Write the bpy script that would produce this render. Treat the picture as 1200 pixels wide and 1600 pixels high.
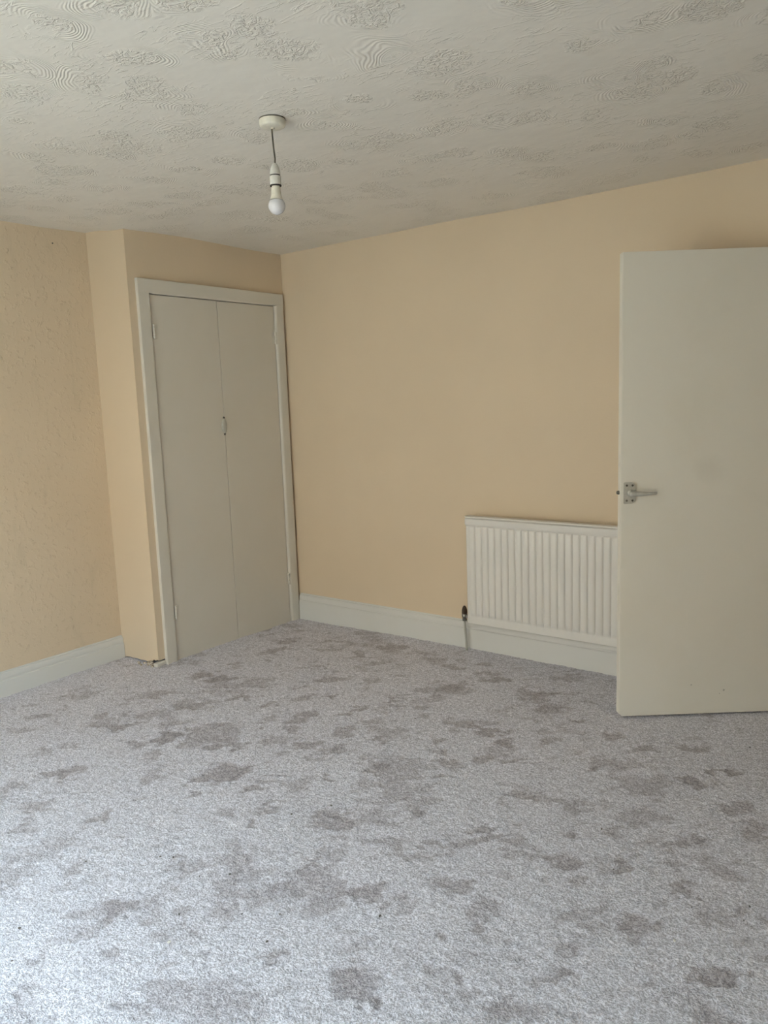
import bpy, bmesh, math, random
import numpy as np
from mathutils import Vector, Matrix

for o in list(bpy.data.objects):
    bpy.data.objects.remove(o, do_unlink=True)
scene = bpy.context.scene
C = scene.collection
random.seed(7)
rng = np.random.default_rng(11)

# ------------------------------------------------------------------ camera
cam_d = bpy.data.cameras.new('camera')
cam = bpy.data.objects.new('camera', cam_d)
C.objects.link(cam)
cam_d.sensor_fit = 'AUTO'
cam_d.sensor_width = 36.0
cam_d.lens = 36.0 * 1212.96 / 1600.0
cam_d.clip_start = 0.05
yaw, pitch, roll = -0.6425, -0.1471, -0.0366
fwd0 = Vector((math.sin(yaw), math.cos(yaw), 0)); rt0 = Vector((math.cos(yaw), -math.sin(yaw), 0)); up0 = Vector((0, 0, 1))
fw = fwd0 * math.cos(pitch) + up0 * math.sin(pitch)
up1 = up0 * math.cos(pitch) - fwd0 * math.sin(pitch)
rt = rt0 * math.cos(roll) + up1 * math.sin(roll)
up = up1 * math.cos(roll) - rt0 * math.sin(roll)
mw = Matrix((rt, up, -fw)).transposed().to_4x4()
mw.translation = Vector((3.5166, -3.7104, 1.4351))
cam.matrix_world = mw
scene.camera = cam

# ------------------------------------------------------------------ daylight and exposure
SKY_COL = (0.66, 0.83, 1.0)
SKY_STRENGTH = 19.0
world = bpy.data.worlds.new('overcast_sky')
scene.world = world
world.use_nodes = True
wn = world.node_tree.nodes
wn['Background'].inputs[0].default_value = (*SKY_COL, 1)
wn['Background'].inputs[1].default_value = SKY_STRENGTH
scene.view_settings.view_transform = 'Standard'
scene.view_settings.look = 'None'
scene.view_settings.gamma = 1.0
scene.view_settings.use_curve_mapping = False
scene.view_settings.exposure = -0.72

sun_d = bpy.data.lights.new('sun', 'SUN'); sun_d.energy = 60.0; sun_d.angle = math.radians(0.6); sun_d.color = (1.0, 0.95, 0.88)
sun = bpy.data.objects.new('sun', sun_d); C.objects.link(sun)
sun.rotation_euler = (math.radians(-38), 0, math.radians(12))      # high over the roof, from behind the radiator wall: falls only on the yard

# room dimensions (metres): back wall is y = 0, cupboard front is x = 0
XL, XR = -0.328, 4.45        # left and right wall
YB, YF = 0.0, -4.0          # back wall (radiator) and window wall
YBOX = -1.153                # side face of the cupboard box
H = 2.35
WX0, WX1, WZ0, WZ1 = 0.50, 2.70, 0.15, 2.15     # window opening in the wall behind the camera
DX0, DX1, DZ1 = 2.985, 3.765, 2.0               # doorway in the back wall

# sampling portal that fills the window opening (no light of its own)
pl = bpy.data.lights.new('window_daylight', 'AREA')
pl.shape = 'RECTANGLE'; pl.size = WX1 - WX0; pl.size_y = WZ1 - WZ0
pl.cycles.is_portal = True
plo = bpy.data.objects.new('window_daylight', pl)
C.objects.link(plo)
plo.location = ((WX0 + WX1) / 2, YF - 0.16, (WZ0 + WZ1) / 2)
plo.rotation_euler = (math.radians(90), 0, 0)

# ------------------------------------------------------------------ material helpers
def new_mat(name, col, rough=0.6, spec=0.5, metal=0.0):
    m = bpy.data.materials.new(name); m.use_nodes = True
    b = m.node_tree.nodes['Principled BSDF']
    b.inputs['Base Color'].default_value = (*col, 1)
    b.inputs['Roughness'].default_value = rough
    b.inputs['Specular IOR Level'].default_value = spec
    b.inputs['Metallic'].default_value = metal
    return m
class NT:
    def __init__(s, m): s.t = m.node_tree; s.b = s.t.nodes['Principled BSDF']
    def n(s, typ, **kw):
        x = s.t.nodes.new(typ)
        for k, v in kw.items():
            if k.startswith('i_'): x.inputs[k[2:].replace('_', ' ')].default_value = v
            else: setattr(x, k, v)
        return x
    def l(s, a, b): s.t.links.new(a, b)
    def math(s, op, a, b=None, c=None, clamp=False):
        x = s.t.nodes.new('ShaderNodeMath'); x.operation = op; x.use_clamp = clamp
        for i, v in enumerate((a, b, c)):
            if v is None: continue
            if isinstance(v, (int, float)): x.inputs[i].default_value = v
            else: s.l(v, x.inputs[i])
        return x.outputs[0]
    def noise(s, vec, scale, detail=3, rough=0.5, dist=0.0):
        x = s.n('ShaderNodeTexNoise'); x.inputs['Scale'].default_value = scale; x.inputs['Detail'].default_value = detail
        x.inputs['Roughness'].default_value = rough; x.inputs['Distortion'].default_value = dist
        if vec is not None: s.l(vec, x.inputs['Vector'])
        return x.outputs['Fac']
    def ramp(s, fac, lo, hi, smooth=True):
        x = s.n('ShaderNodeMapRange'); x.clamp = True
        x.interpolation_type = 'SMOOTHSTEP' if smooth else 'LINEAR'
        x.inputs['From Min'].default_value = lo; x.inputs['From Max'].default_value = hi
        s.l(fac, x.inputs['Value']); return x.outputs['Result']
    def mix(s, fac, a, b):
        x = s.n('ShaderNodeMix', data_type='RGBA')
        ins = [i for i in x.inputs if i.type == 'RGBA']
        fi = [i for i in x.inputs if i.name == 'Factor' and i.type == 'VALUE'][0]
        if isinstance(fac, (int, float)): fi.default_value = fac
        else: s.l(fac, fi)
        for i, v in zip(ins, (a, b)):
            if isinstance(v, tuple): i.default_value = (*v, 1)
            else: s.l(v, i)
        return [o for o in x.outputs if o.type == 'RGBA'][0]
    def coords(s):
        g = s.n('ShaderNodeNewGeometry'); return g.outputs['Position']
    def objco(s):
        return s.n('ShaderNodeTexCoord').outputs['Object']
    def bump(s, h, strength, dist, normal=None):
        x = s.n('ShaderNodeBump'); x.inputs['Strength'].default_value = strength; x.inputs['Distance'].default_value = dist
        s.l(h, x.inputs['Height'])
        if normal is not None: s.l(normal, x.inputs['Normal'])
        return x.outputs['Normal']
    def color(s, c): s.l(c, s.b.inputs['Base Color'])
    def normal(s, c): s.l(c, s.b.inputs['Normal'])

WALL = (0.76, 0.62, 0.447)
def wall_mat(name, lumps, stain=0.0):
    m = new_mat(name, WALL, 0.62, 0.3); t = NT(m); P = t.coords()
    n1 = t.noise(P, 1.3, 3, 0.55)
    c = t.mix(t.ramp(n1, 0.3, 0.7), tuple(x * 0.975 for x in WALL), tuple(min(1, x * 1.015) for x in WALL))
    if stain:
        mp = t.n('ShaderNodeMapping'); mp.inputs['Scale'].default_value = (7, 7, 1.4); t.l(P, mp.inputs['Vector'])
        s1 = t.ramp(t.noise(mp.outputs[0], 1.6, 5, 0.62, 0.8), 0.56, 0.74)
        c = t.mix(t.math('MULTIPLY', s1, stain), c, (0.60, 0.50, 0.35))
        sp = t.ramp(t.noise(P, 55, 2, 0.5), 0.765, 0.80)
        c = t.mix(t.math('MULTIPLY', sp, 0.35), c, (0.42, 0.34, 0.24))
    t.color(c)
    a = t.noise(P, 260, 2, 0.6); b = t.noise(P, 34, 4, 0.6); d = t.noise(P, 2.2, 2, 0.5)
    h = t.math('ADD', t.math('MULTIPLY', a, 0.0004), t.math('MULTIPLY', t.ramp(b, 0.48, 0.85), lumps))
    h = t.math('ADD', h, t.math('MULTIPLY', d, 0.002))
    t.normal(t.bump(h, 0.8, 1.0))
    return m
M = {}
M['wall'] = wall_mat('cream_emulsion_wall', 0.0006)
M['wall_rough'] = wall_mat('cream_emulsion_lumpy_wall', 0.0030, 0.28)

# white gloss paint with faint unevenness
def paint(name, col, rough, grime=0.12, brush=0.0004):
    m = new_mat(name, col, rough, 0.45); t = NT(m); P = t.coords()
    n1 = t.ramp(t.noise(P, 2.6, 5, 0.6, 0.4), 0.42, 0.75)
    c = t.mix(t.math('MULTIPLY', n1, grime), col, (col[0] * 0.86, col[1] * 0.83, col[2] * 0.74))
    t.color(c)
    t.normal(t.bump(t.math('ADD', t.math('MULTIPLY', t.noise(P, 45, 3, 0.6), brush), t.math('MULTIPLY', t.noise(P, 4, 2, 0.5), 0.002)), 0.7, 1.0))
    return m
M['gloss'] = paint('white_gloss_paint', (0.79, 0.765, 0.695), 0.38)
M['skirt'] = paint('white_skirting_paint', (0.73, 0.72, 0.68), 0.36)
M['door'] = paint('white_door_paint', (0.81, 0.77, 0.675), 0.42, 0.2)
M['cupdoor'] = paint('white_cupboard_door_paint', (0.73, 0.685, 0.60), 0.45, 0.15)
M['rad'] = paint('white_radiator_enamel', (0.81, 0.785, 0.735), 0.30, 0.1, 0.0001)
M['cupframe'] = paint('white_cupboard_frame_paint', (0.735, 0.695, 0.61), 0.4)
M['plastic'] = new_mat('aged_white_plastic', (0.80, 0.76, 0.64), 0.35)
M['holder'] = new_mat('white_lampholder_plastic', (0.72, 0.70, 0.64), 0.32)
M['bulbglass'] = new_mat('frosted_bulb_plastic', (0.76, 0.745, 0.76), 0.05)
M['cord'] = new_mat('dark_brown_cord', (0.10, 0.085, 0.06), 0.6)
M['dark'] = new_mat('dark_gap', (0.03, 0.025, 0.02), 0.8)
M['metal'] = new_mat('dull_aluminium', (0.60, 0.59, 0.54), 0.40, 0.5, 0.5)
M['metal_dark'] = new_mat('tarnished_metal', (0.16, 0.15, 0.13), 0.45, 0.5, 0.6)
M['chrome'] = new_mat('chromed_brass', (0.62, 0.62, 0.58), 0.22, 0.5, 1.0)
M['valve'] = new_mat('tarnished_chrome', (0.30, 0.29, 0.26), 0.3, 0.5, 0.8)
M['cap'] = new_mat('dark_brown_plastic_cap', (0.075, 0.045, 0.025), 0.4)
M['pipe'] = new_mat('painted_copper_pipe', (0.50, 0.49, 0.43), 0.4)
M['hall'] = new_mat('hallway_plaster', (0.66, 0.58, 0.45), 0.7)
M['outside'] = new_mat('garden_paving', (0.30, 0.29, 0.26), 0.9)
M['brick'] = new_mat('added_facade_brick', (0.40, 0.34, 0.285), 0.9)
for k in ('brick', 'plastic', 'holder', 'metal', 'pipe', 'metal_dark', 'hall', 'outside', 'cord', 'cap'):
    t = NT(M[k]); c0 = tuple(t.b.inputs['Base Color'].default_value)[:3]
    t.color(t.mix(t.ramp(t.noise(t.coords(), 60 if k != 'outside' else 3, 3), 0.3, 0.7), tuple(x * 0.9 for x in c0), tuple(min(1, x * 1.05) for x in c0)))

# plaster rubble
m = new_mat('crumbled_plaster', (0.52, 0.44, 0.34), 0.9); t = NT(m)
t.color(t.mix(t.ramp(t.noise(t.objco(), 90, 3), 0.35, 0.65), (0.30, 0.22, 0.15), (0.74, 0.68, 0.56)))
M['plaster'] = m
m = new_mat('crumb_dark', (0.12, 0.105, 0.09), 0.9); M['crumb_dark'] = m
m = new_mat('crumb_white', (0.74, 0.70, 0.62), 0.8); M['crumb_white'] = m

# swirled plaster ceiling: arcs round scattered stipple patches
m = new_mat('swirled_plaster_ceiling', (0.80, 0.79, 0.745), 0.55, 0.35); t = NT(m); P = t.coords()
w = t.n('ShaderNodeTexNoise'); w.inputs['Scale'].default_value = 5.0; w.inputs['Detail'].default_value = 2; t.l(P, w.inputs['Vector'])
va = t.n('ShaderNodeVectorMath', operation='MULTIPLY_ADD'); t.l(w.outputs['Color'], va.inputs[0]); va.inputs[1].default_value = (0.16, 0.16, 0); t.l(P, va.inputs[2])
fl = t.n('ShaderNodeVectorMath', operation='MULTIPLY'); t.l(va.outputs[0], fl.inputs[0]); fl.inputs[1].default_value = (1.0, 1.0, 0.0)
vo = t.n('ShaderNodeTexVoronoi', voronoi_dimensions='2D', feature='F1'); vo.inputs['Scale'].default_value = 4.3; vo.inputs['Randomness'].default_value = 0.9
t.l(fl.outputs[0], vo.inputs['Vector'])
dist = vo.outputs['Distance']
sx = t.n('ShaderNodeSeparateColor'); t.l(vo.outputs['Color'], sx.inputs[0])
rings = t.math('SINE', t.math('MULTIPLY', t.math('ADD', dist, t.math('MULTIPLY', sx.outputs[1], 0.2)), 150.0))
rings = t.math('MULTIPLY', t.math('ADD', rings, 1.0), 0.5)
rnd = sx.outputs[0]
dw = t.math('ADD', dist, t.math('ADD', t.math('MULTIPLY', t.math('SUBTRACT', t.noise(P, 8, 2), 0.5), 0.75), t.math('MULTIPLY', t.math('SUBTRACT', rnd, 0.5), 0.22)))
ring_band = t.math('MULTIPLY', t.ramp(dist, 0.10, 0.24), t.math('SUBTRACT', 1.0, t.ramp(dist, 0.36, 0.56)))
ring_mask = t.math('MULTIPLY', ring_band, t.ramp(t.noise(P, 6.5, 2, 0.5), 0.46, 0.60))
core = t.math('SUBTRACT', 1.0, t.ramp(dw, 0.16, 0.34))
stip = t.ramp(t.noise(P, 40, 3, 0.55, 1.6), 0.40, 0.66)
mp = t.n('ShaderNodeMapping'); mp.inputs['Rotation'].default_value = (0, 0, -0.64); mp.inputs['Scale'].default_value = (0.35, 1.0, 1.0); t.l(P, mp.inputs['Vector'])
strk = t.math('MULTIPLY', t.ramp(t.noise(mp.outputs[0], 42, 3, 0.6, 1.5), 0.52, 0.72), t.ramp(t.noise(P, 4.2, 2), 0.42, 0.62))
h = t.math('ADD', t.math('MULTIPLY', t.math('MULTIPLY', rings, ring_mask), 0.0019), t.math('MULTIPLY', t.math('MULTIPLY', stip, core), 0.0050))
h = t.math('ADD', h, t.math('MULTIPLY', strk, 0.0030))
h = t.math('ADD', h, t.math('MULTIPLY', t.noise(P, 7, 3), 0.006))
t.normal(t.bump(h, 0.75, 1.0))
cc = t.mix(t.ramp(t.noise(P, 1.7, 4, 0.6), 0.35, 0.7), (0.85, 0.80, 0.72), (0.88, 0.83, 0.75))
t.color(cc)
M['ceiling'] = m

# deep pile carpet; the nap attribute holds which way the pile lies
m = new_mat('grey_pile_carpet', (0.6, 0.57, 0.57), 0.95, 0.1); t = NT(m); P = t.coords()
at = t.n('ShaderNodeAttribute', attribute_name='nap')
nap = at.outputs['Fac']
g1 = t.noise(P, 150, 2, 0.7); g2 = t.noise(P, 360, 2, 0.6); g3 = t.noise(P, 60, 3, 0.6)
grain = t.math('ADD', t.math('MULTIPLY', g1, 0.5), t.math('ADD', t.math('MULTIPLY', g2, 0.25), t.math('MULTIPLY', g3, 0.25)))
light = t.mix(t.ramp(grain, 0.40, 0.60), (0.52, 0.49, 0.525), (0.95, 0.925, 0.985))
dark = t.mix(t.ramp(grain, 0.40, 0.60), (0.30, 0.265, 0.275), (0.58, 0.535, 0.55))
t.color(t.mix(nap, light, dark))
hh = t.math('ADD', t.math('MULTIPLY', g1, 0.010), t.math('ADD', t.math('MULTIPLY', g2, 0.0025), t.math('MULTIPLY', g3, 0.004)))
t.normal(t.bump(hh, 0.6, 1.0))
t.b.inputs['Sheen Weight'].default_value = 0.1
t.b.inputs['Sheen Roughness'].default_value = 0.5
M['carpet'] = m

m = bpy.data.materials.new('window_glass'); m.use_nodes = True
nt = m.node_tree; nt.nodes.clear()
o_ = nt.nodes.new('ShaderNodeOutputMaterial'); mx = nt.nodes.new('ShaderNodeMixShader'); tr = nt.nodes.new('ShaderNodeBsdfTransparent'); gl = nt.nodes.new('ShaderNodeBsdfGlossy')
tr.inputs[0].default_value = (0.95, 0.97, 0.96, 1); gl.inputs['Roughness'].default_value = 0.02; mx.inputs[0].default_value = 0.06
nt.links.new(tr.outputs[0], mx.inputs[1]); nt.links.new(gl.outputs[0], mx.inputs[2]); nt.links.new(mx.outputs[0], o_.inputs[0])
M['glass'] = m

# ------------------------------------------------------------------ geometry helpers
def obj(name, bm, mat, parent=None, smooth=False):
    me = bpy.data.meshes.new(name)
    bmesh.ops.recalc_face_normals(bm, faces=bm.faces)
    bm.to_mesh(me); bm.free()
    me.materials.append(M[mat])
    if smooth:
        for p in me.polygons: p.use_smooth = True
    o = bpy.data.objects.new(name, me); C.objects.link(o)
    if parent is not None: o.parent = parent
    return o
def smooth_angle(o, deg=35):
    me = o.data
    for p in me.polygons: p.use_smooth = True
    me.set_sharp_from_angle(angle=math.radians(deg))
    return o
def box(x0, x1, y0, y1, z0, z1, bevel=0.0, seg=2, bm=None):
    bm = bm or bmesh.new()
    vs = [bm.verts.new((x, y, z)) for x in (x0, x1) for y in (y0, y1) for z in (z0, z1)]
    F = [(0, 1, 3, 2), (4, 6, 7, 5), (0, 4, 5, 1), (2, 3, 7, 6), (0, 2, 6, 4), (1, 5, 7, 3)]
    fs = [bm.faces.new([vs[i] for i in f]) for f in F]
    if bevel:
        es = set(e for f in fs for e in f.edges)
        bmesh.ops.bevel(bm, geom=list(es), offset=bevel, segments=seg, profile=0.5, affect='EDGES')
    return bm
def lathe(profile, seg=32, bm=None, axis_pt=(0, 0, 0)):
    bm = bm or bmesh.new(); rings = []
    for r, z in profile:
        if r < 1e-6: rings.append([bm.verts.new((axis_pt[0], axis_pt[1], axis_pt[2] + z))])
        else: rings.append([bm.verts.new((axis_pt[0] + r * math.cos(2 * math.pi * k / seg), axis_pt[1] + r * math.sin(2 * math.pi * k / seg), axis_pt[2] + z)) for k in range(seg)])
    for a, b in zip(rings, rings[1:]):
        for k in range(seg):
            k2 = (k + 1) % seg
            if len(a) == 1 and len(b) == 1: continue
            if len(a) == 1: bm.faces.new((a[0], b[k], b[k2]))
            elif len(b) == 1: bm.faces.new((a[k], b[0], a[k2]))
            else: bm.faces.new((a[k], b[k], b[k2], a[k2]))
    for rg in (rings[0], rings[-1]):
        if len(rg) > 1: bm.faces.new(rg)
    return bm
def tube(pts, radii, seg=12, bm=None):
    bm = bm or bmesh.new(); pts = [Vector(p) for p in pts]; rings = []
    if isinstance(radii, (int, float)): radii = [radii] * len(pts)
    for i, p in enumerate(pts):
        d = (pts[min(i + 1, len(pts) - 1)] - pts[max(i - 1, 0)]).normalized()
        a = d.orthogonal().normalized() if abs(d.z) < 0.9 else d.cross(Vector((0, 1, 0))).normalized()
        b = d.cross(a).normalized()
        rings.append([bm.verts.new(p + (a * math.cos(2 * math.pi * k / seg) + b * math.sin(2 * math.pi * k / seg)) * radii[i]) for k in range(seg)])
    for a, b in zip(rings, rings[1:]):
        for k in range(seg): bm.faces.new((a[k], b[k], b[(k + 1) % seg], a[(k + 1) % seg]))
    bm.faces.new(rings[0]); bm.faces.new(rings[-1])
    return bm
def prism(outline, a0, a1, place):
    """closed 2-D outline swept from a0 to a1; place(u, v, a) gives the 3-D point"""
    bm = bmesh.new()
    A = [bm.verts.new(place(u, v, a0)) for u, v in outline]; B = [bm.verts.new(place(u, v, a1)) for u, v in outline]
    n = len(outline)
    for k in range(n): bm.faces.new((A[k], B[k], B[(k + 1) % n], A[(k + 1) % n]))
    bm.faces.new(A); bm.faces.new(B)
    return bm
def tag(o, label=None, cat=None, group=None, kind=None):
    if label: o['label'] = label
    if cat: o['category'] = cat
    if group: o['group'] = group
    if kind: o['kind'] = kind
    return o
def empty(name, loc=(0, 0, 0), rz=0.0):
    o = bpy.data.objects.new(name, None); C.objects.link(o); o.location = loc; o.rotation_euler = (0, 0, rz); o.empty_display_size = 0.1
    return o
def struct(name, bm, mat, label, smooth=False):
    return tag(obj(name, bm, mat, None, smooth), label, kind='structure')
def vnoise(x, y, cell, seed, ang=0.0):
    """smooth value noise in numpy"""
    r = np.random.default_rng(seed); T = r.random((256, 256))
    ca, sa = math.cos(ang), math.sin(ang)
    u = (x * ca - y * sa) / cell + 37.3; v = (x * sa + y * ca) / cell + 51.7
    iu = np.floor(u).astype(int); iv = np.floor(v).astype(int); fu = u - iu; fv = v - iv
    fu = fu * fu * (3 - 2 * fu); fv = fv * fv * (3 - 2 * fv)
    g = lambda i, j: T[i % 256, j % 256]
    return (g(iu, iv) * (1 - fu) + g(iu + 1, iv) * fu) * (1 - fv) + (g(iu, iv + 1) * (1 - fu) + g(iu + 1, iv + 1) * fu) * fv
def grid_mesh(name, xs, ys, Z, flip=False):
    nx, ny = len(xs), len(ys)
    X, Y = np.meshgrid(xs, ys, indexing='ij')
    co = np.stack([X, Y, Z], -1).reshape(-1, 3).astype(np.float32)
    i = np.arange(nx - 1)[:, None] * ny + np.arange(ny - 1)[None, :]
    q = np.stack([i, i + ny, i + ny + 1, i + 1], -1).reshape(-1, 4)
    if flip: q = q[:, ::-1]
    me = bpy.data.meshes.new(name)
    me.vertices.add(len(co)); me.vertices.foreach_set('co', co.ravel())
    me.loops.add(q.size); me.loops.foreach_set('vertex_index', q.ravel().astype(np.int32))
    me.polygons.add(len(q)); me.polygons.foreach_set('loop_start', np.arange(0, q.size, 4, dtype=np.int32))
    me.update(calc_edges=True)
    me.polygons.foreach_set('use_smooth', np.ones(len(q), dtype=bool))
    return me

# ------------------------------------------------------------------ room shell
T = 0.12
struct('floor', box(XL - T, XR + T, YF - T, 1.6, -0.20, -0.045), 'hall', 'solid floor under the grey carpet')
# ceiling: hand-plastered, so it dips and rises by a centimetre or two
pts = [(0, 0, -0.008), (2.8, 0, 0.008), (1.62, 0, 0.0), (0.0, -1.153, -0.017), (-0.328, -1.153, 0.012), (-0.328, -1.65, 0.008), (1.65, -1.745, -0.010), (4.4, 0, 0), (4.4, -4.4, 0), (-.3, -4.4, 0)]
xs = np.linspace(XL - 0.05, XR + 0.05, 120); ys = np.linspace(YF - 0.05, 0.05, 110)
X, Y = np.meshgrid(xs, ys, indexing='ij')
num = np.zeros_like(X); den = np.full_like(X, 0.02)
for px, py, dz in pts:
    wgt = 1.0 / ((X - px) ** 2 + (Y - py) ** 2 + 0.004); num += wgt * dz; den += wgt
Zc = H + num / den + 0.008 * (vnoise(X, Y, 0.45, 5) - 0.5)
ceil_me = grid_mesh('ceiling', xs, ys, Zc, flip=True)
ceil_me.materials.append(M['ceiling'])
ceil_o = bpy.data.objects.new('ceiling', ceil_me); C.objects.link(ceil_o)
sol = ceil_o.modifiers.new('thickness', 'SOLIDIFY'); sol.thickness = 0.20; sol.offset = -1
tag(ceil_o, 'off-white ceiling with swirled and stippled plaster texture', kind='structure')
HW = 2.42
def plank_wall(name, rects, a0, a1, axis, mat, label):
    bm = bmesh.new()
    for u0, u1, z0, z1 in rects:
        if axis == 'y': box(u0, u1, a0, a1, z0, z1, bm=bm)
        else: box(a0, a1, u0, u1, z0, z1, bm=bm)
    return struct(name, bm, mat, label)
plank_wall('wall_left', [(YF, 0.0, -0.05, HW)], XL - T, XL, 'x', 'wall_rough', 'cream painted lumpy wall left of the cupboard')
plank_wall('wall_back', [(XL - T, DX0, -0.05, HW), (DX0, DX1, DZ1, HW), (DX1, XR + T, -0.05, HW)], 0.0, T, 'y', 'wall', 'smooth cream painted wall behind the radiator and open door')
plank_wall('wall_right', [(YF, 0.0, -0.05, HW)], XR, XR + T, 'x', 'wall', 'cream painted wall to the right of the doorway')
plank_wall('wall_front', [(XL - T, WX0, -0.05, HW), (WX1, XR + T, -0.05, HW), (WX0, WX1, -0.05, WZ0), (WX0, WX1, WZ1, HW)], YF - 0.2, YF, 'y', 'wall', 'cream painted window wall opposite the radiator')
# boxed-in cupboard: front wall with the opening, and the side wall with a broken lower edge
OY0, OY1, OZ = -1.062, -0.068, 2.055
plank_wall('wall_cupboard_front', [(YBOX + 0.05, OY0, 0.026, HW), (OY1, -0.0005, -0.05, HW), (OY0, OY1, OZ, HW)], -0.06, 0.0, 'x', 'wall', 'cream wall strip framing the built-in cupboard doors')
prof = [(XL, 0.004), (-0.30, 0.003), (-0.27, 0.008), (-0.23, 0.007), (-0.20, 0.011), (-0.16, 0.009), (-0.12, 0.012), (-0.09, 0.010), (-0.075, 0.020), (-0.055, 0.018), (-0.04, 0.031), (-0.022, 0.026), (-0.01, 0.036), (0.0, 0.030), (0.0, HW), (XL, HW)]
struct('wall_cupboard_side', prism(prof, YBOX, YBOX + 0.05, lambda u, v, a: (u, a, v)), 'wall', 'narrow cream side wall of the boxed-in cupboard with chipped foot')
# hallway beyond the doorway
bm = box(DX0 - 0.4, DX1 + 0.5, 1.5, 1.6, -0.05, HW); box(DX0 - 0.5, DX0 - 0.4, T, 1.6, -0.05, HW, bm=bm); box(DX1 + 0.5, DX1 + 0.6, T, 1.6, -0.05, HW, bm=bm); box(DX0 - 0.5, DX1 + 0.6, T, 1.6, HW, HW + 0.1, bm=bm)
struct('wall_hallway', bm, 'hall', 'hallway walls beyond the open doorway')
struct('ground_outside', box(-14, 18, -26, YF - 0.25, -0.6, -0.5), 'outside', 'paved yard outside the window')
struct('added_facade', box(-22, 26, -17.0, -15.0, -0.5, 6.8), 'brick', 'added unseen brick house front across the yard, shaping the window light')  # unseen, added to block the low sky and bounce warm light indoors

# ------------------------------------------------------------------ skirting boards
def skirt_profile(h, d):
    P = [(0, -0.05), (d, -0.05), (d, h - 0.050), (d - 0.001, h - 0.046), (d - 0.005, h - 0.043), (d - 0.006, h - 0.038)]
    for k in range(7):
        a = k / 6 * math.pi / 2
        P.append((0.006 + (d - 0.011) * math.cos(a) ** 0.8 if k < 6 else 0.006, h - 0.036 + 0.028 * math.sin(a)))
    P += [(0.006, h - 0.004), (0.004, h), (0, h)]
    return P
b = struct('baseboard_back', prism(skirt_profile(0.160, 0.024), 0.022, DX0 - 0.07, lambda u, v, a: (a, -u, v)), 'skirt', 'tall white moulded skirting board along the radiator wall')
smooth_angle(b, 30)
b = struct('baseboard_left', prism(skirt_profile(0.128, 0.022), YF, YBOX - 0.002, lambda u, v, a: (XL + u, a, v)), 'skirt', 'white moulded skirting board along the lumpy left wall')
smooth_angle(b, 30)
b = struct('baseboard_front', prism(skirt_profile(0.128, 0.022), XL + 0.025, XR - 0.025, lambda u, v, a: (a, YF + u, v)), 'skirt', 'white skirting board below the window')
b = struct('baseboard_right', prism(skirt_profile(0.128, 0.022), YF + 0.025, -0.03, lambda u, v, a: (XR - u, a, v)), 'skirt', 'white skirting board along the right wall')

# ------------------------------------------------------------------ window behind the camera
win = empty('window_1', ((WX0 + WX1) / 2, YF, WZ0)); tag(win, 'white framed window opposite the radiator wall', kind='structure')
def wpart(name, bm, mat, parent=win):
    o = obj(name, bm, mat, parent); o.matrix_parent_inverse = Matrix.Translation(-win.location) if parent is win else Matrix.Identity(4); return o
bm = bmesh.new(); f = 0.055
box(WX0, WX0 + f, YF - 0.12, YF - 0.06, WZ0, WZ1, bm=bm); box(WX1 - f, WX1, YF - 0.12, YF - 0.06, WZ0, WZ1, bm=bm)
box(WX0 + f, WX1 - f, YF - 0.12, YF - 0.06, WZ0, WZ0 + f, bm=bm); box(WX0 + f, WX1 - f, YF - 0.12, YF - 0.06, WZ1 - f, WZ1, bm=bm)
wpart('window_frame', bm, 'gloss')
xm = (WX0 + WX1) / 2
wpart('mullion', box(xm - 0.03, xm + 0.03, YF - 0.12, YF - 0.06, WZ0 + f, WZ1 - f), 'gloss')
for a, b_ in ((WX0 + f, xm - 0.03), (xm + 0.03, WX1 - f)): wpart('pane', box(a, b_, YF - 0.095, YF - 0.089, WZ0 + f, WZ1 - f), 'glass')
wpart('window_sill', box(WX0 - 0.04, WX1 + 0.04, YF - 0.06, YF + 0.07, WZ0 - 0.03, WZ0, 0.006), 'gloss')

# ------------------------------------------------------------------ built-in cupboard
cup = empty('built_in_cupboard', (0, -0.56, 0)); tag(cup, 'tall white built-in cupboard with two flush doors in the corner', 'cupboard')
def local(o, root):
    o.matrix_parent_inverse = root.matrix_basis.inverted(); return o
def part(name, bm, mat, root, smooth=None):
    o = obj(name, bm, mat, root); local(o, root)
    if smooth: smooth_angle(o, smooth)
    return o
AX = 0.021   # how far the surround stands proud
AY0, AY1, AZ = -1.108, -0.024, 2.096   # outer edges
IY0, IY1, IZ = -1.036, -0.096, 2.022   # inner edges
def arch_profile(w, thick, rnd):
    # u across the width from the outer edge (0) to the inner edge (w), v = depth
    P = [(0, 0), (0, thick - 0.002), (0.002, thick)]
    for k in range(7):
        a = k / 6 * math.pi / 2
        P.append((w - rnd + rnd * math.sin(a), thick - rnd + rnd * math.cos(a)))
    P += [(w, -0.04), (w - 0.012, -0.04), (w - 0.012, 0)]
    return P
wl = IY0 - AY0
part('door_surround', prism(arch_profile(wl, AX, 0.006), -0.04, IZ + 0.03, lambda u, v, a: (v, AY0 + u, a)), 'cupframe', cup, 35)
part('door_surround', prism(arch_profile(AY1 - IY1, AX, 0.0165), -0.04, IZ + 0.03, lambda u, v, a: (v, AY1 - u, a)), 'cupframe', cup, 35)
part('door_surround', prism(arch_profile(AZ - IZ, AX + 0.0006, 0.006), AY0 - 0.0005, AY1 + 0.0005, lambda u, v, a: (v, a, AZ - u)), 'cupframe', cup, 35)
YS = -0.563
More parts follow.
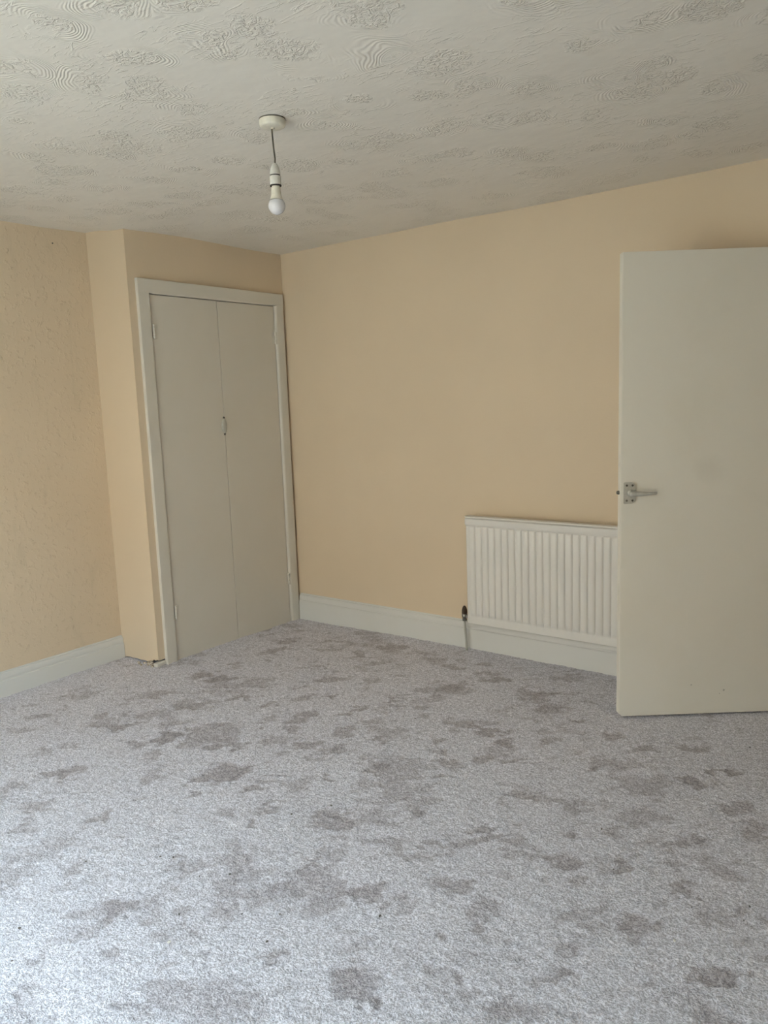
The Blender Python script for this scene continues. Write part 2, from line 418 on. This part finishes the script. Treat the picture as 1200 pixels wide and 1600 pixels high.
def cupboard_door(y0, y1, hinge_y, side):
    d = part('cupboard_door', box(-0.020, 0.008, y0, y1, -0.022, IZ - 0.0035, 0.002, 2), 'cupdoor', cup)
    for z in (1.825, 0.276):
        bm = bmesh.new()
        for k in range(5):
            za, zb = z - 0.038 + k * 0.0155, z - 0.038 + k * 0.0155 + 0.0145
            lathe([(0.0, za), (0.0052, za), (0.0068, za + 0.0015), (0.0068, zb - 0.0015), (0.0052, zb), (0.0, zb)], 10, bm, (0.0150, hinge_y, 0))
        box(0.0075, 0.0098, min(hinge_y, hinge_y + side * 0.026), max(hinge_y, hinge_y + side * 0.026), z - 0.038, z + 0.0395, 0.0006, 1, bm)
        obj('hinge', bm, 'cupframe', d)
    return d
dL = cupboard_door(IY0 + 0.005, YS - 0.0015, IY0 + 0.014, 1)
dR = cupboard_door(YS + 0.0015, IY1 - 0.004, IY1 - 0.006, -1)
dL['label'] = 'left cupboard door with round catch'; dR['label'] = 'right cupboard door'
# oval painted catch over the meeting edge with two screws
def disc_x(name, cy, cz, ry, rz, x0, th, mat, parent, root, dome=0.3):
    bm = bmesh.new(); rings = []
    for s, xx in ((1.0, x0), (1.0, x0 + th * 0.6), (0.86, x0 + th), (0.4, x0 + th * (1 + dome))):
        rings.append([bm.verts.new((xx, cy + ry * s * math.cos(2 * math.pi * k / 24), cz + rz * s * math.sin(2 * math.pi * k / 24))) for k in range(24)])
    for a, b2 in zip(rings, rings[1:]):
        for k in range(24): bm.faces.new((a[k], b2[k], b2[(k + 1) % 24], a[(k + 1) % 24]))
    bm.faces.new(rings[0]); bm.faces.new(rings[-1])
    o = obj(name, bm, mat, parent); smooth_angle(o, 40); return o
ct = disc_x('door_catch', YS - 0.006, 1.30, 0.018, 0.044, 0.0081, 0.010, 'pipe', dL, cup)
for dz in (-0.046, 0.046):
    disc_x('catch_screw', YS - 0.004, 1.30 + dz, 0.007, 0.009, 0.0082, 0.004, 'metal_dark', dL, cup)
# ------------------------------------------------------------------ chipped plaster at the foot of the cupboard box
def chunk(name, c, s, seed, mat, label=None, cat=None, group=None, sub=1):
    r = random.Random(seed); bm = bmesh.new()
    bmesh.ops.create_icosphere(bm, subdivisions=sub, radius=1.0)
    for v in bm.verts:
        k = 0.75 + 0.5 * r.random()
        v.co = Vector((max(-0.8, min(0.8, v.co.x * k)) * s[0], max(-0.8, min(0.8, v.co.y * k)) * s[1], max(-0.75, min(0.75, v.co.z * k)) * s[2]))
    o = obj(name, bm, mat); o.location = c; o.rotation_euler = (0, 0, r.random() * 6.28)
    return tag(o, label, cat, group)
bl = tag(obj('plaster_block', box(-0.020, 0.014, -0.030, 0.034, 0, 0.024, 0.004, 1), 'crumb_white'), 'pale broken block of plaster at the foot of the cupboard corner', 'plaster')
bl.location = (0.0, YBOX + 0.008, -0.003); bl.rotation_euler = (0.05, -0.06, 0.08)
rub = [(-0.075, -1.163, .012), (-0.052, -1.166, .015), (-0.032, -1.170, .012), (-0.058, -1.180, .008), (-0.10, -1.172, .008), (-0.015, -1.185, .009), (-0.125, -1.190, .007), (-0.09, -1.205, .008), (-0.15, -1.178, .006)]
for i, (x, y, s) in enumerate(rub):
    s *= 1.35
    chunk('plaster_chip', (x, y, s * 0.55), (s, s * 0.8, s * 0.8), i, 'plaster', 'small crumbled plaster chip below the cupboard side wall', 'plaster chip', 'plaster chips at the foot of the cupboard')

# ------------------------------------------------------------------ radiator
RX0, RX1, RZ0, RZ1 = 1.355, 2.375, 0.172, 0.775
RY = -0.082     # plane of the grooves' outer land
rad = empty('radiator', ((RX0 + RX1) / 2, -0.07, RZ0)); tag(rad, 'white ribbed panel radiator on the cream wall behind the open door', 'radiator')
# one pressed sheet: a height field with vertical flutes that fade out into the top and bottom bands
pitch = 0.0400; x_first = RX0 + 0.022
ux = [RX0, RX0 + 0.002, RX0 + 0.006, RX0 + 0.012]
fl_x = []
k = 0
while x_first + (k + 1) * pitch < RX1 - 0.018:
    b0 = x_first + k * pitch
    fl_x += [b0, b0 + 0.0015, b0 + 0.0035, b0 + 0.006, b0 + 0.009, b0 + 0.020, b0 + 0.032, b0 + 0.0355, b0 + 0.038]
    k += 1
nfl = k; x_last = x_first + nfl * pitch
xs_ = np.array(sorted(ux + fl_x + [x_last, x_last + 0.004, RX1 - 0.006, RX1 - 0.002, RX1]))
zs_ = np.array([RZ0, RZ0 + 0.003, RZ0 + 0.008, RZ0 + 0.036, RZ0 + 0.043, RZ0 + 0.050, RZ0 + 0.058, RZ0 + 0.068, 0.30, 0.45, 0.60, RZ1 - 0.066, RZ1 - 0.060, RZ1 - 0.055, RZ1 - 0.049, RZ1 - 0.044, RZ1 - 0.015, RZ1 - 0.012, RZ1 - 0.009, RZ1 - 0.006, RZ1])
bm = bmesh.new(); V = {}
def sm(a, b, x):
    t_ = min(1, max(0, (x - a) / (b - a))); return t_ * t_ * (3 - 2 * t_)
for i, x in enumerate(xs_):
    for j, z in enumerate(zs_):
        ph = (x - x_first) % pitch if x_first - 1e-6 <= x <= x_last + 1e-6 else 0.0
        if abs(ph - pitch) < 1e-6: ph = 0
        inside = x_first <= x <= x_last
        rib = sm(0.0, 0.0075, ph) * (1 - sm(0.0335, pitch, ph)) if inside else 0.0
        edge = sm(0.0, 0.006, x - RX0) * sm(0.0, 0.006, RX1 - x)
        zf = sm(RZ0 + 0.036, RZ0 + 0.062, z) * (1 - sm(RZ1 - 0.064, RZ1 - 0.046, z))
        y = RY - 0.0105 * rib * zf
        band = sm(RZ1 - 0.056, RZ1 - 0.045, z) * (1 - sm(RZ1 - 0.015, RZ1 - 0.010, z))
        y -= 0.013 * band + 0.004 * (1 - sm(RZ0 + 0.028, RZ0 + 0.046, z))
        y -= 0.014 * sm(RZ1 - 0.009, RZ1 - 0.006, z)
        y += 0.006 * (1 - edge)
        V[i, j] = bm.verts.new((x, y, z))
for i in range(len(xs_) - 1):
    for j in range(len(zs_) - 1):
        bm.faces.new((V[i, j], V[i + 1, j], V[i + 1, j + 1], V[i, j + 1]))
# turn the sheet's rim back to give the panel its thickness
rim = [V[i, 0] for i in range(len(xs_))] + [V[len(xs_) - 1, j] for j in range(1, len(zs_))] + [V[i, len(zs_) - 1] for i in range(len(xs_) - 2, -1, -1)] + [V[0, j] for j in range(len(zs_) - 2, 0, -1)]
back = [bm.verts.new((v.co.x, -0.052, v.co.z)) for v in rim]
for k in range(len(rim)):
    k2 = (k + 1) % len(rim); bm.faces.new((rim[k], back[k], back[k2], rim[k2]))
bm.faces.new(back)
part('front_panel', bm, 'rad', rad, 50)
for x in (RX0 + 0.15, RX1 - 0.15):
    part('wall_bracket', box(x - 0.02, x + 0.02, -0.053, -0.0003, 0.24, 0.70, 0.002, 1), 'rad', rad)
def valve(x, s):
    v = part('valve_body', lathe([(0, -0.032), (0.007, -0.032), (0.0125, -0.030), (0.0125, -0.014), (0.010, -0.012), (0.015, -0.008), (0.016, 0.006), (0.012, 0.012), (0.0, 0.012)], 18, None, (x, -0.068, 0.205)), 'valve', rad, 40)
    n = obj('union_nut', tube([(x + s * 0.010, -0.068, 0.203), (x + s * 0.014, -0.068, 0.203), (x + s * 0.014, -0.068, 0.203), (x + s * 0.034, -0.068, 0.203)], [0.008, 0.011, 0.011, 0.009], 6), 'chrome', v)
    part('valve_cap', lathe([(0, 0.216), (0.014, 0.216), (0.0155, 0.219), (0.0150, 0.236), (0.010, 0.254), (0.004, 0.261), (0, 0.262)], 16, None, (x, -0.068, 0.0)), 'cap', rad, 40)
    part('feed_pipe', tube([(x, -0.068, 0.178), (x + 0.001, -0.066, 0.12), (x + 0.003, -0.060, 0.05), (x + 0.004, -0.058, -0.004)], 0.0065, 12), 'pipe', rad, 60)
valve(RX0 - 0.026, 1); valve(RX1 + 0.026, -1)

# ------------------------------------------------------------------ open room door, hinged on the left of the doorway
DW, DT, DH = 0.762, 0.040, 1.976
DROT = math.radians(36.8)
door = empty('door_1', (2.377, -0.523, 0), DROT)     # origin: lower front corner of the free edge; +x runs to the hinge
tag(door, 'open white flush door standing in front of the radiator', kind='structure')
def dpart(name, bm, mat, parent=None, smooth=None):
    o = obj(name, bm, mat, parent or door)
    if smooth: smooth_angle(o, smooth)
    return o
# leaf with rounded free edge and knocked bottom corner
bm = box(0, DW, 0, DT, 0.010, DH)
def edges_at(bm, fn): return [e for e in bm.edges if all(fn(v.co) for v in e.verts)]
bmesh.ops.bevel(bm, geom=edges_at(bm, lambda c: c.x < 1e-5 and c.z < 0.02), offset=0.010, segments=3, affect='EDGES')
bm.normal_update()
es = [e for e in bm.edges if len(e.link_faces) == 2 and e.calc_face_angle(0) > 0.9]
bmesh.ops.bevel(bm, geom=es, offset=0.0025, segments=2, affect='EDGES')
m = M['door']; t = NT(m); oc = t.objco()
base = t.b.inputs['Base Color'].links[0].from_socket
def spot(px, pz, rad, soft):
    d = t.n('ShaderNodeVectorMath', operation='DISTANCE'); t.l(oc, d.inputs[0]); d.inputs[1].default_value = (px, 0.0, pz)
    dd = t.math('ADD', d.outputs['Value'], t.math('MULTIPLY', t.math('SUBTRACT', t.noise(oc, 1.2 / rad, 2), 0.5), rad * 0.9))
    return t.math('SUBTRACT', 1.0, t.ramp(dd, rad * (1 - soft), rad))
base = t.mix(t.math('MULTIPLY', spot(0.375, 1.08, 0.085, 0.8), 0.16), base, (0.52, 0.50, 0.44))
for a_, b_, r_ in ((0.458, 0.115, 0.006), (0.315, 0.144, 0.004), (0.44, 0.10, 0.003)):
    base = t.mix(t.math('MULTIPLY', spot(a_, b_, r_, 0.5), 0.6), base, (0.30, 0.27, 0.22))
t.color(base)
leaf = dpart('door_leaf', bm, 'door', None, 40)
# handle: rectangular backplate with a rounded hinge side, four screws, tapering lever on a stem
HZ = 0.999
def face(u, v, dpt): return (u, -dpt, v)
out = [(0.012, HZ - 0.042), (0.012, HZ + 0.042), (0.016, HZ + 0.044)]
for k in range(9):
    a = math.pi / 2 * (1 - k / 8); out.append((0.040 + 0.018 * math.cos(a), HZ + 0.026 + 0.018 * math.sin(a)))
for k in range(9):
    a = -math.pi / 2 * (k / 8); out.append((0.040 + 0.018 * math.cos(a), HZ - 0.026 + 0.018 * math.sin(a)))
out.append((0.016, HZ - 0.044))
bm = prism(out, -0.0005, 0.0075, lambda u, v, a: (u, -a, v))
bm.normal_update()
top = [e for e in bm.edges if all(abs(v.co.y + 0.0075) < 1e-5 for v in e.verts)]
bmesh.ops.bevel(bm, geom=top, offset=0.002, segments=2, affect='EDGES')
handle = dpart('door_handle', bm, 'metal', None, 40); handle['label'] = 'dull metal lever handle on a screwed backplate'
for du in (0.023, 0.047):
    for dv in (-0.032, 0.032):
        bm = lathe([(0, 0), (0.0046, 0), (0.0046, 0.0012), (0.003, 0.0018), (0, 0.0018)], 12)
        bmesh.ops.transform(bm, matrix=Matrix.Translation((du, -0.0073, HZ + dv)) @ Matrix.Rotation(math.radians(90), 4, 'X'), verts=bm.verts)
        dpart('screw', bm, 'metal_dark', handle)
bm = lathe([(0, 0), (0.0125, 0), (0.0125, 0.006), (0.009, 0.008), (0.009, 0.030), (0, 0.030)], 20)
bmesh.ops.transform(bm, matrix=Matrix.Translation((0.038, -0.007, HZ)) @ Matrix.Rotation(math.radians(90), 4, 'X'), verts=bm.verts)
dpart('spindle', bm, 'metal', handle, 40)
# lever
bm = bmesh.new(); rings = []
for u, hw, d0, d1, dz in ((0.024, 0.006, 0.032, 0.044, 0), (0.027, 0.0105, 0.029, 0.047, 0), (0.040, 0.0120, 0.027, 0.048, 0), (0.052, 0.0115, 0.029, 0.048, 0), (0.075, 0.0095, 0.034, 0.048, -0.001), (0.105, 0.0070, 0.038, 0.048, -0.001), (0.134, 0.0055, 0.040, 0.048, 0.0), (0.138, 0.003, 0.042, 0.046, 0.0)):
    r_ = []
    for k in range(12):
        a = 2 * math.pi * k / 12; ca, sa = math.cos(a), math.sin(a)
        q = lambda x: math.copysign(abs(x) ** 0.7, x)
        r_.append(bm.verts.new((u, -((d0 + d1) / 2 + (d1 - d0) / 2 * q(ca)), HZ + dz + hw * q(sa))))
    rings.append(r_)
for a, b2 in zip(rings, rings[1:]):
    for k in range(12): bm.faces.new((a[k], b2[k], b2[(k + 1) % 12], a[(k + 1) % 12]))
bm.faces.new(rings[0]); bm.faces.new(rings[-1])
dpart('lever', bm, 'metal', handle, 45)
# latch on the free edge
lp = dpart('latch_plate', box(-0.0012, 0.003, DT / 2 - 0.011, DT / 2 + 0.011, HZ - 0.030, HZ + 0.030, 0.0008, 1), 'door')
bm = lathe([(0, -0.002), (0.0085, -0.002), (0.0085, 0.006), (0.006, 0.011), (0, 0.012)], 16)
bmesh.ops.transform(bm, matrix=Matrix.Translation((0, DT / 2, HZ)) @ Matrix.Rotation(math.radians(-90), 4, 'Y'), verts=bm.verts)
dpart('latch_bolt', bm, 'metal_dark', lp, 40)
for z in (0.2, 1.0, 1.78):
    dpart('hinge', tube([(DW + 0.006, DT + 0.004, z - 0.05), (DW + 0.006, DT + 0.004, z + 0.05)], 0.006, 10), 'metal')
# doorway lining and architrave
for i, (nm, bx) in enumerate((('trim_1', (DX0 - 0.07, DX0, -0.018, 0.0, -0.04, DZ1 + 0.07)), ('trim_2', (DX1, DX1 + 0.07, -0.018, 0.0, -0.04, DZ1 + 0.07)), ('trim_3', (DX0, DX1, -0.018, 0.0, DZ1, DZ1 + 0.07)))):
    struct(nm, box(*bx, 0.004, 2), 'gloss', ('white architrave on the hinge side of the doorway', 'white architrave on the latch side of the doorway', 'white architrave over the doorway')[i])

# ------------------------------------------------------------------ ceiling pendant with bare bulb
PX, PY = 1.649, -1.745
ZR = float(Zc[np.argmin(abs(xs - PX)), np.argmin(abs(ys - PY))])
pend = empty('pendant_light', (PX, PY, 2.35)); tag(pend, 'bare white bulb hanging on a short dark cord from a round ceiling rose', 'pendant light')
def lp_(name, prof, mat, z, seg=40, dx=0, dy=0):
    return part(name, lathe(prof, seg, None, (PX + dx, PY + dy, z)), mat, pend, 35)
lp_('ceiling_rose', [(0, 0.016), (0.0420, 0.016), (0.0425, -0.002), (0.0420, -0.013), (0.0400, -0.0175), (0.036, -0.0200), (0.012, -0.0215), (0.0065, -0.0215), (0.006, -0.025), (0, -0.025)], 'plastic', ZR - 0.006)
lp_('rose_gap_shade', [(0.0405, 0.004), (0.0429, 0.004), (0.0429, -0.0015), (0.0405, -0.0015)], 'cord', ZR - 0.002)  # dark ring painted in for the shaded gap between rose and ceiling
part('cord', tube([(PX - 0.003, PY - 0.002, 2.326), (PX - 0.002, PY - 0.001, 2.29), (PX, PY, 2.25), (PX + 0.002, PY + 0.001, 2.22), (PX + 0.001, PY, 2.19)], 0.0027, 10), 'cord', pend, 60)
lp_('holder_cap', [(0, 0.036), (0.006, 0.036), (0.0095, 0.032), (0.0145, 0.020), (0.0175, 0.008), (0.0178, 0.0), (0, 0.0)], 'holder', 2.170)
lp_('holder_gap_shade', [(0, 0.0), (0.0165, 0.0), (0.0165, -0.004), (0, -0.004)], 'dark', 2.1702)  # dark disc stands in for the shade in the gap below the cap
lp_('holder_body', [(0, 0.0), (0.0182, 0.0), (0.0186, -0.002), (0.0186, -0.026), (0.0180, -0.028), (0, -0.028)], 'holder', 2.166)
lp_('holder_gap_shade', [(0, 0.0), (0.0190, 0.0), (0.0190, -0.0032), (0, -0.0032)], 'dark', 2.138)  # second dark disc, shade of the gap between holder and bulb
bulb = lp_('bulb', [(0, 0.022), (0.0125, 0.022), (0.0130, 0.014), (0.0130, 0.009), (0.0150, 0.008), (0.0155, 0.0), (0.0163, -0.012), (0.0178, -0.021), (0.0200, -0.028), (0.0218, -0.0315), (0, -0.0315)], 'plastic', 2.1235)
R_ = 0.0280; zc = 2.0728
prof = [(0, 2.0922)] + [(R_ * math.cos(a), zc + R_ * math.sin(a)) for a in np.linspace(0.70, -math.pi / 2 + 0.001, 22)] + [(0, zc - R_)]
dm = obj('bulb_dome', lathe(prof, 48, None, (PX, PY, 0)), 'bulbglass', bulb); smooth_angle(dm, 60)

# ------------------------------------------------------------------ carpet
STEP = 0.0062
xs = np.arange(XL, XR + STEP, STEP); ys = np.arange(YF, 0.001 + STEP, STEP)
X, Y = np.meshgrid(xs, ys, indexing='ij')
PATCH = [(0.81,-1.72,0.08,0.06),(0.93,-1.73,0.04,0.04),(0.95,-1.58,0.13,0.13),(1.09,-1.64,0.08,0.05),(1.27,-1.81,0.10,0.08),(1.23,-1.90,0.05,0.04),(0.34,-1.75,0.05,0.05),(0.54,-1.61,0.09,0.06),(0.53,-1.78,0.06,0.04),(0.75,-1.82,0.07,0.03),(0.71,-2.16,0.08,0.04),(0.87,-2.36,0.07,0.05),(0.65,-2.33,0.05,0.03),(1.84,-1.84,0.08,0.06),(1.60,-1.91,0.04,0.05),(1.99,-1.96,0.02,0.04),(1.97,-2.11,0.04,0.03),(1.63,-2.56,0.05,0.06),(1.80,-2.44,0.03,0.03),(1.35,-2.51,0.02,0.03),(1.61,-2.32,0.02,0.02),(2.14,-2.15,0.03,0.02),(2.20,-2.09,0.07,0.06),(2.17,-2.43,0.02,0.02),(2.38,-2.38,0.06,0.06),(2.01,-2.69,0.08,0.06),(1.43,-1.26,0.07,0.05),(1.59,-1.26,0.04,0.04),(1.21,-1.37,0.03,0.07),(1.83,-0.92,0.08,0.05),(1.97,-0.93,0.07,0.03),(1.64,-1.15,0.04,0.07),(1.98,-1.28,0.04,0.06),(2.07,-1.18,0.04,0.03),(2.17,-1.14,0.06,0.02),(2.32,-1.36,0.05,0.04),(1.83,-1.50,0.06,0.04),(2.08,-1.64,0.03,0.04),(2.32,-1.68,0.14,0.03),(2.55,-1.49,0.05,0.04),(2.19,-1.87,0.07,0.04),(2.42,-1.61,0.03,0.04),(2.72,-1.32,0.05,0.03),(2.67,-1.40,0.04,0.04),(2.88,-1.33,0.11,0.03),(2.81,-0.92,0.05,0.05),(2.87,-0.78,0.08,0.04),(2.97,-1.02,0.09,0.04),(3.05,-1.15,0.06,0.06),(2.60,-1.64,0.06,0.04),(2.54,-1.66,0.04,0.03),(2.75,-1.56,0.03,0.03),(2.95,-1.57,0.05,0.04),(3.04,-1.43,0.04,0.03),(2.51,-1.97,0.06,0.06),(2.40,-1.90,0.06,0.04),(2.48,-2.11,0.03,0.03),(2.31,-2.07,0.04,0.03),(2.87,-1.79,0.05,0.04),(2.91,-1.84,0.07,0.02),(3.12,-1.59,0.03,0.04),(3.11,-1.88,0.05,0.04),(2.76,-2.15,0.03,0.03),(2.73,-2.24,0.06,0.04),(2.58,-2.22,0.03,0.02),(2.79,-2.09,0.03,0.03),(2.99,-2.00,0.03,0.02),(2.42,-0.70,0.05,0.04),(2.56,-0.72,0.05,0.03),(2.72,-0.65,0.07,0.02),(0.37,-0.61,0.11,0.05),(0.47,-1.10,0.10,0.05),(0.33,-1.44,0.10,0.06),(0.60,-1.42,0.08,0.04),(0.96,-0.80,0.10,0.04),(1.05,-0.46,0.09,0.04),(1.55,-0.60,0.09,0.04),(1.98,-0.43,0.09,0.03),(0.01,-1.63,0.10,0.06),(0.09,-1.91,0.08,0.04),(0.92,-1.22,0.08,0.04),(1.57,-0.87,0.06,0.03),(2.24,-0.66,0.05,0.03)]
ca, sa = math.cos(0.6425), math.sin(0.6425)       # most scuffs lie across the walking line
wx = (vnoise(X, Y, 0.045, 21) - 0.5) * 0.06 + (vnoise(X, Y, 0.018, 22) - 0.5) * 0.03
wy = (vnoise(X, Y, 0.045, 23) - 0.5) * 0.06 + (vnoise(X, Y, 0.018, 24) - 0.5) * 0.03
# ragged edge noise, drawn out along the direction in which the pile was brushed
U = X * ca + Y * sa; W = -X * sa + Y * ca
rag = 0.5 * vnoise(U * 0.45, W, 0.035, 51) + 0.3 * vnoise(U * 0.5, W, 0.016, 52) + 0.2 * vnoise(X, Y, 0.009, 53)
nap = np.zeros_like(X)
pr = random.Random(3)
for _ in range(60):                                          # scattered scuffs where feet turned by the cupboard and the far wall
    PATCH.append((pr.uniform(-0.1, 2.3), pr.uniform(-1.5, -0.15), pr.uniform(0.03, 0.085), pr.uniform(0.02, 0.05)))
for _ in range(40):
    PATCH.append((pr.uniform(0.2, 3.2), pr.uniform(-2.7, -0.9), pr.uniform(0.015, 0.05), pr.uniform(0.012, 0.03)))
for px, py, rx, ry in PATCH:
    rx = max(rx, 0.025); ry = max(ry, 0.02)
    i0, i1 = np.searchsorted(xs, [px - 0.35, px + 0.35]); j0, j1 = np.searchsorted(ys, [py - 0.35, py + 0.35])
    s_ = (slice(i0, i1), slice(j0, j1))
    ang = 0.6425 + pr.uniform(-0.1, 0.55)
    dx_, dy_ = X[s_] + wx[s_] - px, Y[s_] + wy[s_] - py
    u = (dx_ * math.cos(ang) + dy_ * math.sin(ang)) / rx; v = (-dx_ * math.sin(ang) + dy_ * math.cos(ang)) / ry
    q = 1.15 - np.sqrt(u * u + v * v) + 1.5 * (rag[s_] - 0.5)
    e = np.clip(q / 0.45, 0, 1) * pr.uniform(0.55, 1.0)
    nap[s_] = np.maximum(nap[s_], e)
n1 = 0.55 * vnoise(X + wx, Y + wy, 0.16, 31, 0.5) + 0.3 * vnoise(X + wx, Y + wy, 0.07, 32, 1.0) + 0.15 * vnoise(X, Y, 0.03, 33)
nap = np.maximum(nap, np.clip((n1 + 0.5 * (rag - 0.5) - 0.60) / 0.16, 0, 1) * 0.6)
st = vnoise(U * 0.3, W, 0.02, 54, 0.35)                      # thin brushed streaks
nap = np.maximum(nap, np.clip((st + 0.5 * vnoise(X, Y, 0.3, 55) - 1.12) / 0.2, 0, 1) * 0.55)
nap += 0.18 * (vnoise(X, Y, 0.5, 34) - 0.5) + 0.30 * (vnoise(X, Y, 0.022, 35) - 0.5)
nap = np.clip(nap, 0, 1)
Zf = 0.003 * (vnoise(X, Y, 0.25, 41) - 0.5) + 0.003 * (vnoise(X, Y, 0.06, 42) - 0.5) + 0.0025 * (vnoise(X, Y, 0.016, 43) - 0.5) + 0.0035 * (rng.random(X.shape) - 0.5)
Zf -= 0.003 * nap
Zf -= 0.014 * np.exp(-((X - 0.1) ** 2 + (Y / 1.0) ** 2) / 0.30)
me = grid_mesh('carpet_pile', xs, ys, Zf)
at_ = me.attributes.new('nap', 'FLOAT', 'POINT'); at_.data.foreach_set('value', nap.ravel().astype(np.float32))
me.materials.append(M['carpet'])
cp = bpy.data.objects.new('carpet_pile', me); C.objects.link(cp)
tag(cp, 'pale grey deep pile carpet with darker brushed scuff marks', 'carpet', kind='stuff')

# crumbs and lint lying on the carpet
CR = [(0.78,-1.70),(0.20,-2.07),(1.79,-1.78),(1.71,-1.90),(1.35,-2.47),(1.57,-2.30),(1.53,-2.32),(1.79,-2.26),(1.72,-2.32),(2.05,-2.31),(2.10,-2.41),(1.81,-2.47),(1.88,-2.56),(1.96,-2.37),(1.48,-2.76),(1.59,-2.84),(2.29,-2.16),(1.62,-1.00),(2.75,-1.60),(2.64,-1.41),(2.99,-1.65),(2.95,-1.63),(3.12,-1.56),(3.12,-1.63),(2.34,-1.03),(2.99,-1.81),(2.46,-1.60),(2.91,-0.53),(2.25,-2.44),(-0.04,-1.71)]
WH = {12, 25}
for i, (x, y) in enumerate(CR):
    s = pr.uniform(0.0022, 0.0042) * (1.6 if i == 0 else 1)
    if i in WH: chunk('carpet_crumb', (x, y, 0.005), (s * 1.6, s, s), 50 + i, 'crumb_white', 'tiny white fleck lying on the grey carpet', 'crumb', 'white flecks on the carpet')
    else: chunk('carpet_crumb', (x, y, 0.005), (s * 1.3, s * 0.8, s * 0.7), 50 + i, 'crumb_dark', 'tiny dark crumb lying on the grey carpet', 'crumb', 'dark crumbs on the carpet')
# nail left in the wall near the ceiling
bm = lathe([(0, 0), (0.004, 0), (0.004, 0.002), (0, 0.003)], 10)
bmesh.ops.transform(bm, matrix=Matrix.Translation((XL - 0.0005, -1.353, 2.284)) @ Matrix.Rotation(math.radians(90), 4, 'Y'), verts=bm.verts)
tag(obj('wall_nail', bm, 'metal_dark'), 'small dark nail head high on the lumpy cream wall', 'nail')
